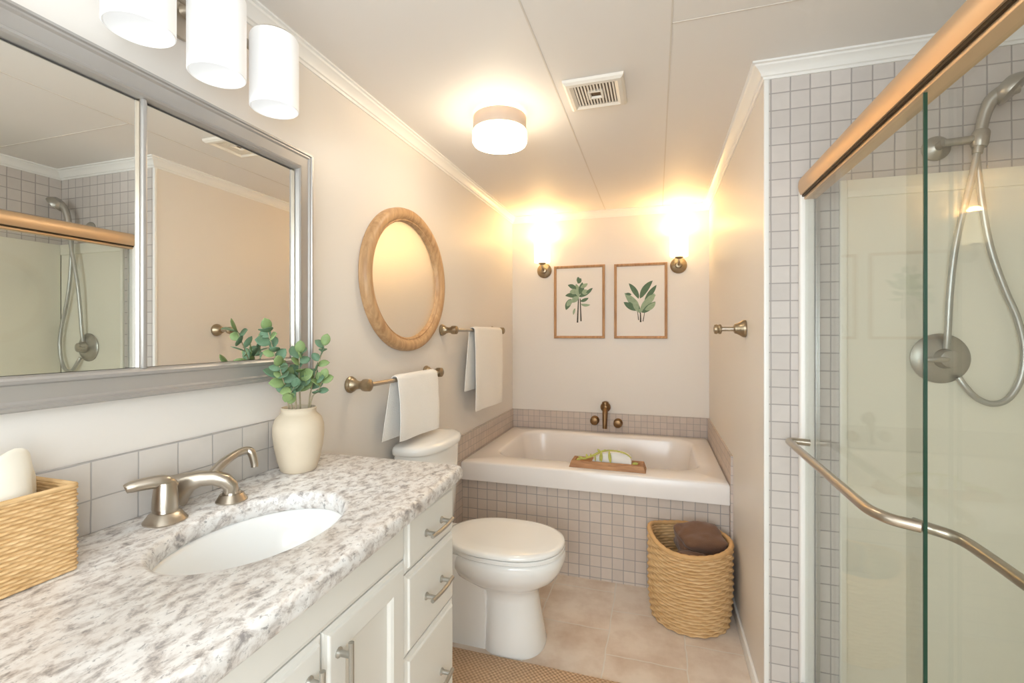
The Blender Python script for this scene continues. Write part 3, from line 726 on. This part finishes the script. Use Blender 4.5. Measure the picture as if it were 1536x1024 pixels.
# ------------------------------------------------------------------ pictures
def picture(label, x0, x1, z0, z1, kind):
    t_ = thing('framed_print', label, 'picture', ((x0 + x1) / 2, B, z0))
    b = bm_()
    prof = [(0, .001), (0, .017), (.003, .020), (.008, .020), (.010, .017), (.015, .016), (.018, .012), (.018, .004)]
    ring_loft(b, [[(x0 + i, B - d, z0 + i), (x1 - i, B - d, z0 + i), (x1 - i, B - d, z1 - i), (x0 + i, B - d, z1 - i)] for i, d in prof], False, False)
    obj('frame', b, M['oakd'], t_, 30)
    pr = obj('print', B_(x0 + .016, x1 - .016, B - .008, B - .002, z0 + .016, z1 - .016), M['paper'], t_)
    b = bm_(); cx = (x0 + x1) / 2; yy = [B - .0083]; rnd = random.Random(kind)
    def lf(px, pz, ang, ln, wd, mi, bend=0.0):
        yy[0] -= .00006; N = 9; up, dn = [], []
        for k in range(N + 1):
            t = k / N; a = ang + bend * t
            cxx = px + ln * t * math.cos(ang + bend * t * .5); czz = pz + ln * t * math.sin(ang + bend * t * .5)
            ww = wd * math.sin(PI * min(1, t * .97 + .03)) ** .8
            up.append((cxx - ww * math.sin(a), yy[0], czz + ww * math.cos(a))); dn.append((cxx + ww * math.sin(a), yy[0], czz - ww * math.cos(a)))
        vs_ = [b.verts.new(p) for p in up[:-1] + list(reversed(dn[1:]))]
        f = b.faces.new(vs_); f.material_index = mi
    def st(ax_, az, bx, bz, wd): 
        a = math.atan2(bz - az, bx - ax_); ln = math.hypot(bx - ax_, bz - az); yy[0] -= .00006
        q = [(ax_ - wd * math.sin(a), az + wd * math.cos(a)), (ax_ + wd * math.sin(a), az - wd * math.cos(a)), (bx + wd * .6 * math.sin(a), bz - wd * .6 * math.cos(a)), (bx - wd * .6 * math.sin(a), bz + wd * .6 * math.cos(a))]
        f = b.faces.new([b.verts.new((x, yy[0], z)) for x, z in q]); f.material_index = 2
    D = math.radians
    if kind == 1:
        st(cx - .012, z0 + .115, cx - .004, z0 + .30, .0055); st(cx + .014, z0 + .125, cx + .008, z0 + .29, .005)
        for px, pz, a, ln, wd, mi, bd in ((-.004, .30, 150, .10, .018, 0, .8), (.0, .30, 35, .10, .017, 0, -.3), (-.004, .30, 95, .10, .020, 1, .2), (.005, .32, 70, .09, .02, 0, .3), (-.02, .36, 140, .07, .016, 0, .5), (.01, .37, 20, .06, .014, 1, .3), (0, .40, 100, .05, .014, 0, 0), (-.01, .40, 50, .045, .014, 0, .3), (.008, .27, 10, .065, .012, 0, .4), (.0, .30, 200, .07, .02, 1, .5), (-.06, .29, 240, .09, .020, 0, .2), (-.05, .28, 215, .06, .018, 1, .5), (.012, .25, -25, .07, .010, 1, .7), (-.01, .34, 170, .06, .02, 1, .4), (.02, .33, 10, .05, .02, 1, .4), (-.03, .22, 250, .05, .008, 1, .2), (.05, .33, 30, .06, .010, 0, .2)):
            lf(cx + px, z0 + pz, D(a), ln, wd, mi, bd)
    else:
        st(cx + .002, z0 + .115, cx + .0, z0 + .19, .0055); st(cx - .012, z0 + .13, cx - .02, z0 + .2, .003); st(cx + .018, z0 + .12, cx + .03, z0 + .19, .003)
        for px, pz, a, ln, wd, mi, bd in ((0, .18, 120, .18, .026, 1, .25), (0, .18, 60, .16, .026, 1, -.2), (-.01, .28, 112, .13, .018, 0, .35), (0, .28, 72, .15, .022, 0, -.55), (.03, .27, 50, .13, .017, 0, .1), (-.01, .20, 158, .12, .022, 0, -.25), (.0, .21, 145, .10, .018, 0, .35), (.01, .18, 35, .12, .02, 0, .2), (.03, .2, 20, .09, .018, 1, .6), (-.06, .31, 165, .045, .009, 0, .2), (.02, .22, 60, .12, .02, 1, -.5), (.03, .24, 35, .10, .02, 1, .5), (-.02, .19, 100, .1, .02, 1, .2), (.05, .25, 60, .06, .02, 1, .2), (-.03, .24, 130, .07, .016, 1, .2)):
            lf(cx + px, z0 + pz, D(a), ln, wd, mi, bd)
    obj('painted_plant', b, [M['leaf1'], M['leaf2'], M['leaf3']], pr, 0)
picture('framed print of a plant with two bare dark stems, left of the pair', -.722, -.352, 1.232, 1.763, 1)
picture('framed print of a bushy plant with long leaves, right of the pair', -.286, .074, 1.232, 1.760, 2)
# ------------------------------------------------------------------ sconces
sn = thing('wall_sconce', 'lit wall sconce left of the two botanical prints', 'lamp', (-.797, B, 1.735))
sx = -.797
b = bm_(); lathe(b, (sx, B - .001, 1.735), (0, -1, 0), [(.054, 0), (.055, .006), (.048, .013), (.034, .018), (.022, .024), (.019, .034), (.010, .037)], 32)
obj('backplate', b, M['nickel_d'], sn)
b = bm_(); tube(b, [(sx, B - .03, 1.735), (sx, B - .062, 1.738), (sx, B - .075, 1.755), (sx, B - .075, 1.778)], .008, 12)
lathe(b, (sx, B - .075, 1.770), (0, 0, 1), [(.012, 0), (.026, .006), (.028, .012), (.018, .014)], 24); obj('arm', b, M['nickel_d'], sn)
b = bm_(); lathe(b, (sx, B - .075, 1.783), (0, 0, 1), [(.020, 0), (.056, .001), (.058, .004), (.061, .176), (.058, .176), (.054, .006), (.02, .004)], 36)
obj('shade', b, M['sconce'], sn, 40)
sn2 = dup(sn, (.147, B, 1.735), 'lit wall sconce right of the two botanical prints')
for x in (sx, .147): point('sconce_bulb', (x, B - .075, 1.966), 1.8, (1.0, .58, .20), .03)
# ------------------------------------------------------------------ ceiling lamp
cl = thing('ceiling_lamp', 'round drum ceiling lamp glowing warm, flush on the ceiling', 'lamp', (-.598, 1.775, Z))
cx, cy = -.598, 1.775
b = bm_(); lathe(b, (cx, cy, Z), (0, 0, -1), [(.07, 0), (.07, .014)], 40, True, True); o = obj('halo_ring', b, M['halo'], cl)
b = bm_(); lathe(b, (cx, cy, Z), (0, 0, -1), [(.098, .014), (.104, .015), (.106, .019), (.106, .070), (.103, .072), (.09, .072)], 48); obj('drum', b, M['drum'], cl)
b = bm_(); lathe(b, (cx, cy, Z), (0, 0, -1), [(.098, .0725), (.107, .074), (.109, .080), (.109, .112), (.104, .122), (.085, .127), (.04, .129)], 48); obj('diffuser', b, M['glow'], cl)
# ------------------------------------------------------------------ ceiling vent
vt = thing('ceiling_vent', 'white square ceiling vent with slots beside the drum lamp', 'vent', (-.21, 1.71, Z))
vx0, vx1, vy0, vy1 = -.314, -.104, 1.605, 1.818
b = bm_(); ring_loft(b, [[(vx0 + i, vy0 + i, Z - d), (vx1 - i, vy0 + i, Z - d), (vx1 - i, vy1 - i, Z - d), (vx0 + i, vy1 - i, Z - d)] for i, d in ((0, .0005), (.002, .010), (.010, .017), (.022, .019), (.026, .016), (.034, .012))], False, False)
obj('frame', b, M['vent'], vt, 30)
obj('backing', B_(vx0 + .03, vx1 - .03, vy0 + .03, vy1 - .03, Z - .006, Z - .0005), M['ventd'], vt)
ns = 13; wv = (vx1 - vx0 - .068); cvx, cvy = (vx0 + vx1) / 2, (vy0 + vy1) / 2
for i in range(ns):
    x = vx0 + .034 + wv * (i + .5) / ns
    if abs(x - cvx) < .026:
        obj('slat', B_(x - .0032, x + .0032, vy0 + .033, cvy - .026, Z - .0135, Z - .0095), M['vent'], vt)
        obj('slat', B_(x - .0032, x + .0032, cvy + .026, vy1 - .033, Z - .0135, Z - .0095), M['vent'], vt)
    else: obj('slat', B_(x - .0032, x + .0032, vy0 + .033, vy1 - .033, Z - .0135, Z - .0095), M['vent'], vt)
b = bm_(); ring_loft(b, [[(cvx - q, cvy - q, Z - d), (cvx + q, cvy - q, Z - d), (cvx + q, cvy + q, Z - d), (cvx - q, cvy + q, Z - d)] for q, d in ((.027, .006), (.027, .015), (.020, .015), (.017, .008))], False, False)
obj('sensor_frame', b, M['vent'], vt, 30)
# ------------------------------------------------------------------ vanity light
vl = thing('vanity_light', 'nickel vanity light bar with white glass cylinder shades above the mirror', 'lamp', (L, .80, 1.98))
b = bm_(); lathe(b, (L + .001, .80, 2.0), (1, 0, 0), [(.055, 0), (.056, .012), (.045, .02), (.018, .024), (.014, .06)], 28); obj('backplate', b, M['nickel'], vl)
b = bm_(); tube(b, [(L + .062, .40, 2.0), (L + .062, 1.0, 2.0)], .011, 14, sm=False); obj('bar', b, M['nickel'], vl)
for y in (.956, .794, .632):
    b = bm_(); xs, r = -.924, .0565
    N = 40; rings = []
    def srow(rr, z, cut): return [(xs + rr * math.cos(2 * PI * k / N), y + rr * math.sin(2 * PI * k / N), z + cut * math.cos(2 * PI * k / N)) for k in range(N)]
    rings = [srow(r - .02, 2.018, 0), srow(r - .003, 2.016, 0), srow(r, 2.010, 0), srow(r, 1.925, 0), srow(r, 1.838, .0), srow(r - .002, 1.836, 0), srow(r - .004, 1.838, 0), srow(r - .004, 1.95, 0), srow(r - .005, 2.008, 0), srow(.01, 2.010, 0)]
    ring_loft(b, rings, True, True)
    sh_ = obj('shade', b, M['shade'], vl, 40)
    b = bm_(); lathe(b, (xs, y, 2.012), (0, 0, 1), [(.047, .003), (.047, .010), (.020, .014), (.012, .022)], 24)
    tube(b, [(xs, y, 2.026), (xs - .03, y, 2.020), (L + .062, y, 2.0)], .007, 10)
    obj('collar', b, M['nickel'], sh_)
# ------------------------------------------------------------------ toilet
to = thing('toilet', 'white porcelain toilet with closed lid between vanity and tub', 'toilet', (-.70, 1.86, 0))
TY = 1.862
def egg(xb, xf, hw, z, N=56, pw=2.3, back=.72):
    """plan outline: blunt at the back (XB, by the wall), rounded at the front (XF)"""
    xc = xb + (xf - xb) * .52; out = []
    for k in range(N):
        a = 2 * PI * k / N; c, s = math.cos(a), math.sin(a)
        e = 2 / pw if c >= 0 else 2 / 3.2
        x = xc + (abs(c) ** e) * ((xf - xc) if c >= 0 else (xc - xb)) * math.copysign(1, c)
        y = TY + (abs(s) ** (2 / 2.2)) * hw * math.copysign(1, s) * (1 if c >= 0 else (back + (1 - back) * (1 - abs(c) ** 1.5)))
        out.append((x, y, z))
    return out
b = bm_()
ring_loft(b, [egg(-.70, -.432, .124, 0), egg(-.70, -.430, .125, .012), egg(-.698, -.440, .118, .06), egg(-.70, -.452, .106, .13), egg(-.71, -.462, .098, .20), egg(-.73, -.460, .100, .235), egg(-.78, -.425, .128, .262), egg(-.83, -.385, .158, .29), egg(-.85, -.362, .176, .325), egg(-.855, -.352, .182, .355), egg(-.855, -.352, .181, .376), egg(-.853, -.358, .176, .386), egg(-.84, -.37, .16, .388)])
obj('bowl', b, M['porc'], to, 60)
b = bm_()
ring_loft(b, [[(x, TY + s * hw, z) for x, s in ((L + .03, -1), (-.66, -1), (-.63, -.6), (-.63, .6), (-.66, 1), (L + .03, 1))] for z, hw in ((0, .095), (.02, .095), (.16, .085), (.26, .105), (.36, .14), (.386, .145))])
obj('trapway', b, M['porc'], to, 40)
b = bm_()
ring_loft(b, [egg(-.846, -.358, .180, .388), egg(-.848, -.354, .184, .391), egg(-.848, -.354, .184, .402), egg(-.846, -.357, .181, .405)]); obj('seat', b, M['porc'], to, 40)
b = bm_()
ring_loft(b, [egg(-.86, -.356, .181, .4075), egg(-.862, -.354, .185, .410), egg(-.862, -.354, .185, .417), egg(-.858, -.358, .180, .4245), egg(-.84, -.375, .165, .4285), egg(-.78, -.43, .12, .4300)]); obj('lid', b, M['porc'], to, 50)
def tank_ring(ins, z, bulge=.035):
    x0, xf, hw, N = L + .012 + ins * .3, -.880 - ins, .212 - ins, 60; out = []
    for k in range(N):
        a = 2 * PI * k / N; c, s = math.cos(a), math.sin(a)
        xc = (x0 + xf) / 2
        if c >= 0: x = xc + (xf + bulge - xc) * abs(c) ** .75
        else: x = xc - (xc - x0) * abs(c) ** .35
        out.append((x, TY + hw * math.copysign(abs(s) ** (.85 if c >= 0 else .5), s), z))
    return out
b = bm_(); ring_loft(b, [tank_ring(.045, .386), tank_ring(.030, .42), tank_ring(.018, .60), tank_ring(.012, .765), tank_ring(.014, .775)]); obj('tank', b, M['porc'], to, 50)
b = bm_(); ring_loft(b, [tank_ring(.012, .776), tank_ring(.002, .779), tank_ring(0, .784), tank_ring(0, .800), tank_ring(.006, .808), tank_ring(.022, .813), tank_ring(.06, .815)]); obj('tank_lid', b, M['porc'], to, 50)
# ------------------------------------------------------------------ rug
b = bm_(); box(b, -.80, .13, 1.250, 1.728, .001, .012, bev=.004, seg=3)
solo('jute_rug', b, M['jute'], 'tan woven jute rug on the floor in front of the toilet', 'rug', (-.33, 1.5, 0))
# ------------------------------------------------------------------ bath tray with soap and sprig
TX, TYY, TZ = -.245, 2.505, RIM + .001
RZ = Matrix.Translation((TX, TYY, 0)) @ Matrix.Rotation(-.02, 4, 'Z') @ Matrix.Translation((-TX, -TYY, 0))
b = bm_()
hl, hw_ = .196, .052
ring_loft(b, [[(TX + sx_ * (hl - ins), TYY + sy * (hw_ - ins * .5), TZ + z) for sx_, sy in ((-1, -1), (1, -1), (1, 1), (-1, 1))] for ins, z in ((.0, 0), (.002, .004), (.012, .034), (.016, .036), (.030, .036), (.034, .024), (.05, .022))])
bmesh.ops.transform(b, matrix=RZ, verts=b.verts)
solo('bath_tray', b, M['tray'], 'small wooden tray lying on the front rim of the bathtub', 'tray', (TX, TYY, TZ), smooth=25)
b = bm_()
prof = []
for (x, z) in ((-.095, 0), (-.085, .018), (-.055, .042), (-.020, .060), (.03, .066), (.085, .058), (.108, .040), (.112, .018), (.112, 0)): prof.append((x, z))
pp = [(p.x, p.z) for p in smooth_path([(x, 0, z) for x, z in prof], 4)]
rings = []
for y, s in ((-.026, .90), (-.030, .95), (-.030, .97), (-.024, 1.0), (.024, 1.0), (.030, .95), (.028, .9)): rings.append([(TX + .012 + x * s, TYY + y, TZ + .024 + z * s) for x, z in pp])
ring_loft(b, rings)
solo('soap_bar', b, M['soap'], 'rounded white soap block standing on the wooden bath tray', 'soap', (TX, TYY, TZ + .024), smooth=50)
sg = thing('green_sprig', 'yellow-green grass sprig draped over the white soap on the tray', 'plant', (TX - .12, TYY - .03, TZ + .03))
b = bm_(); e = .012
tube(b, [(TX - .155, TYY - .034, TZ + .043), (TX - .115, TYY - .036, TZ + .048), (TX - .075, TYY - .036, TZ + .064), (TX - .035, TYY - .034, TZ + .086), (TX + .0, TYY - .032, TZ + .096), (TX + .05, TYY - .031, TZ + .097), (TX + .095, TYY - .031, TZ + .087), (TX + .124, TYY - .031, TZ + .066)], .004, 8, rads=[.003, .005, .006, .006, .004, .0035, .0035, .002])
obj('stalk', b, M['sprig'], sg)
b = bm_()
for (x, z, dx, dz, ln, wd) in ((-.028, .090, .0, -1, .056, .007), (-.030, .088, -.12, -1, .050, .005), (.012, .094, .12, -1, .062, .008), (-.060, .070, .05, -1, .034, .004), (-.10, .052, -.3, 1, .022, .006), (-.12, .048, -1, .3, .030, .006), (-.10, .05, -1, -.1, .04, .006), (-.035, .088, -.5, .6, .02, .006), (-.02, .094, .8, .3, .02, .005), (-.13, .045, -1, -.2, .03, .005), (-.085, .058, .2, 1, .02, .004)):
    leaf(b, (TX + x, TYY - .0375, TZ + z), (dx, -.03, dz), (0, -1, .02), ln, wd, .0)
b2 = bm_(); leaf(b2, (TX + .128, TYY - .0375, TZ + .040), (1, -.03, .1), (0, -1, .02), .03, .008, .0)
m_ = obj('blade', b2, M['sprig'], sg, 60); sm = m_.modifiers.new('thickness', 'SOLIDIFY'); sm.thickness = .001
m_ = obj('blades', b, M['sprig'], sg, 60); sm = m_.modifiers.new('thickness', 'SOLIDIFY'); sm.thickness = .001
# ------------------------------------------------------------------ shower
ss = thing('shower_surround', 'cream moulded shower surround behind the glass doors', 'shower', (.75, .9, 0))
SX0, ST = .552, 1.748
b = bm_()
ring_loft(b, [[(SX0 + i, P - d, .06), (SX0 + i, P - d, ST - i), (XL - .006, P - d, ST - i), (XL - .006, P - d, .06)] for i, d in ((0, .0005), (0, .006), (.003, .009), (.018, .009), (.0205, .006), (.0225, .005))], False, True)
obj('end_panel', b, M['surr'], ss, 30)
b = bm_(); box(b, SX0 - .001, SX0 + .019, P - .0115, P - .004, .06, ST, bev=.002); box(b, SX0 + .019, XL - .006, P - .0115, P - .004, ST - .055, ST, bev=.002)
o = obj('flange', b, M['flange'], ss); o['label'] = 'paler raised edge of the end panel'
obj('side_panel', B_(XL - .006, XL - .0005, .001, P - .001, .06, ST, bev=.001), M['surr'], ss)
obj('pan', B_(.50, XL - .007, .001, P - .0115, .0, .06, bev=.004), M['flange'], ss)
obj('curb', B_(.415, .50, .001, P - .001, .0, .145, bev=.008), M['flange'], ss)
sd = thing('shower_door', 'sliding glass shower door with champagne header rail and white jamb', 'shower door', (.46, .9, .145))
GY = P - .002
b = bm_(); box(b, .437, .478, P - .030, P - .001, .146, 1.742, bev=.006, seg=3); o = obj('jamb', b, M['white'], sd); o['label'] = 'white wall jamb'
b = bm_()
for x in (.4785, .4835, .4885): box(b, x, x + .0042, P - .034 + (x - .478) * .6, P - .001, .15, 1.70, bev=.001)
obj('jamb_track', b, M['alu'], sd)
# header rail: rounded face over a channel
b = bm_(); prof = [(.437, 1.707), (.432, 1.720), (.430, 1.735), (.432, 1.750), (.438, 1.761), (.448, 1.767), (.470, 1.768), (.480, 1.762), (.482, 1.707)]
ring_loft(b, [[(x, y, z) for x, z in prof] for y in (.002, P - .0305)]); o = obj('header_rail', b, M['rail'], sd, 30); o['label'] = 'champagne coloured rounded header rail'
b = bm_(); box(b, .441, .476, .002, P - .031, 1.701, 1.7075); obj('channel', b, M['rail_d'], sd)
b = bm_(); box(b, .4465, .482, .002, P - .031, 1.692, 1.7015, bev=.002); obj('guide', b, M['rail'], sd)
obj('bottom_track', B_(.436, .482, .002, P - .031, .146, .168, bev=.004), M['alu'], sd)
def pane(x, y0, y1):
    g = obj('glass_panel', B_(x, x + .006, y0, y1, .168, 1.7005), M['glass'], sd, 0)
    return g
ga = pane(.449, 1.000, P - .034)
obj('polished_edge', B_(0.4488, .4545, .9978, 1.0005, .168, 1.7005), M['glass_e'], ga)
gb = pane(.470, .01, 1.108)
b = bm_(); xo = .392
tube(b, [(.450, 1.640, .934), (xo + .016, 1.642, .936), (xo + .002, 1.636, .936), (xo, 1.615, .935), (xo, 1.50, .934), (xo, 1.35, .932), (xo, 1.20, .930), (xo, 1.10, .929), (xo + .002, 1.066, .929), (xo + .010, 1.042, .929), (xo + .024, 1.024, .928), (.4495, 1.006, .927)], .0105, 16)
h1 = obj('towel_rod', b, M['nickel'], ga); h1['label'] = 'brushed nickel rod on the outer panel'
b = bm_()
tube(b, [(.4765, 1.100, .902), (.490, 1.088, .900), (.512, 1.080, .896), (.528, 1.070, .893), (.538, 1.050, .890), (.541, 1.0, .888), (.541, .8, .884), (.541, .5, .884), (.541, .2, .884), (.530, .16, .884), (.4765, .15, .884)], .0105, 16)
h2 = obj('towel_rod', b, M['nickel'], gb); h2['label'] = 'brushed nickel rod on the inner panel'
# valve and hand shower
sv = thing('shower_valve', 'round grey metal shower valve plate with lever on the cream panel', 'faucet', (.807, P, 1.195))
yv = P - .009
b = bm_(); lathe(b, (.807, P - .0052, 1.195), (0, -1, 0), [(.073, 0), (.074, .006), (.069, .010), (.050, .016), (.030, .020)], 48); obj('plate', b, M['chrome_g'], sv)
b = bm_(); lathe(b, (.812, yv - .010, 1.195), (0, -1, 0), [(.030, 0), (.027, .022), (.024, .036), (.012, .040)], 28); tube(b, [(.812, yv - .038, 1.195), (.785, yv - .046, 1.193), (.755, yv - .042, 1.192)], .007, 12, rads=[.012, .008, .006]); obj('lever', b, M['chrome_g'], sv)
hs = thing('hand_shower', 'grey hand shower and hose hanging from a bracket on tiled shower wall', 'shower', (.88, P, 1.83))
ty = P - .001
b = bm_(); lathe(b, (.800, ty, 1.822), (0, -1, 0), [(.036, 0), (.036, .006), (.026, .016), (.012, .022), (.011, .05)], 28); tube(b, [(.80, ty - .045, 1.822), (.83, ty - .05, 1.822), (.872, ty - .055, 1.823)], .011, 12); lathe(b, (.876, ty - .055, 1.798), (.12, 0, 1), [(.017, 0), (.020, .008), (.020, .040), (.016, .048)], 20)
obj('bracket', b, M['chrome_g'], hs)
b = bm_(); tube(b, [(.872, ty - .055, 1.780), (.878, ty - .055, 1.83), (.888, ty - .058, 1.89), (.905, ty - .064, 1.93), (.945, ty - .075, 1.952)], .014, 14, rads=[.012, .014, .015, .018, .024])
lathe(b, (.925, ty - .07, 1.958), (.55, -.25, -.55), [(.026, -.006), (.036, .004), (.044, .016), (.044, .026), (.038, .030)], 28)
obj('head', b, M['chrome_g'], hs)
b = bm_(); tube(b, [(.872, ty - .055, 1.785), (.858, ty - .054, 1.70), (.838, ty - .05, 1.60), (.824, ty - .045, 1.50), (.816, ty - .04, 1.38), (.814, ty - .034, 1.27), (.814, ty - .028, 1.225)], .0085, 12)
obj('riser_hose', b, M['hose'], hs)
b = bm_(); tube(b, [(.874, ty - .045, 1.79), (.890, ty - .038, 1.66), (.912, ty - .034, 1.52), (.945, ty - .032, 1.40), (.975, ty - .032, 1.31), (.990, ty - .032, 1.22), (.982, ty - .032, 1.14), (.955, ty - .032, 1.085), (.92, ty - .032, 1.068), (.885, ty - .03, 1.082), (.858, ty - .028, 1.115), (.846, ty - .022, 1.14)], .0085, 12)
obj('loop_hose', b, M['hose'], hs)
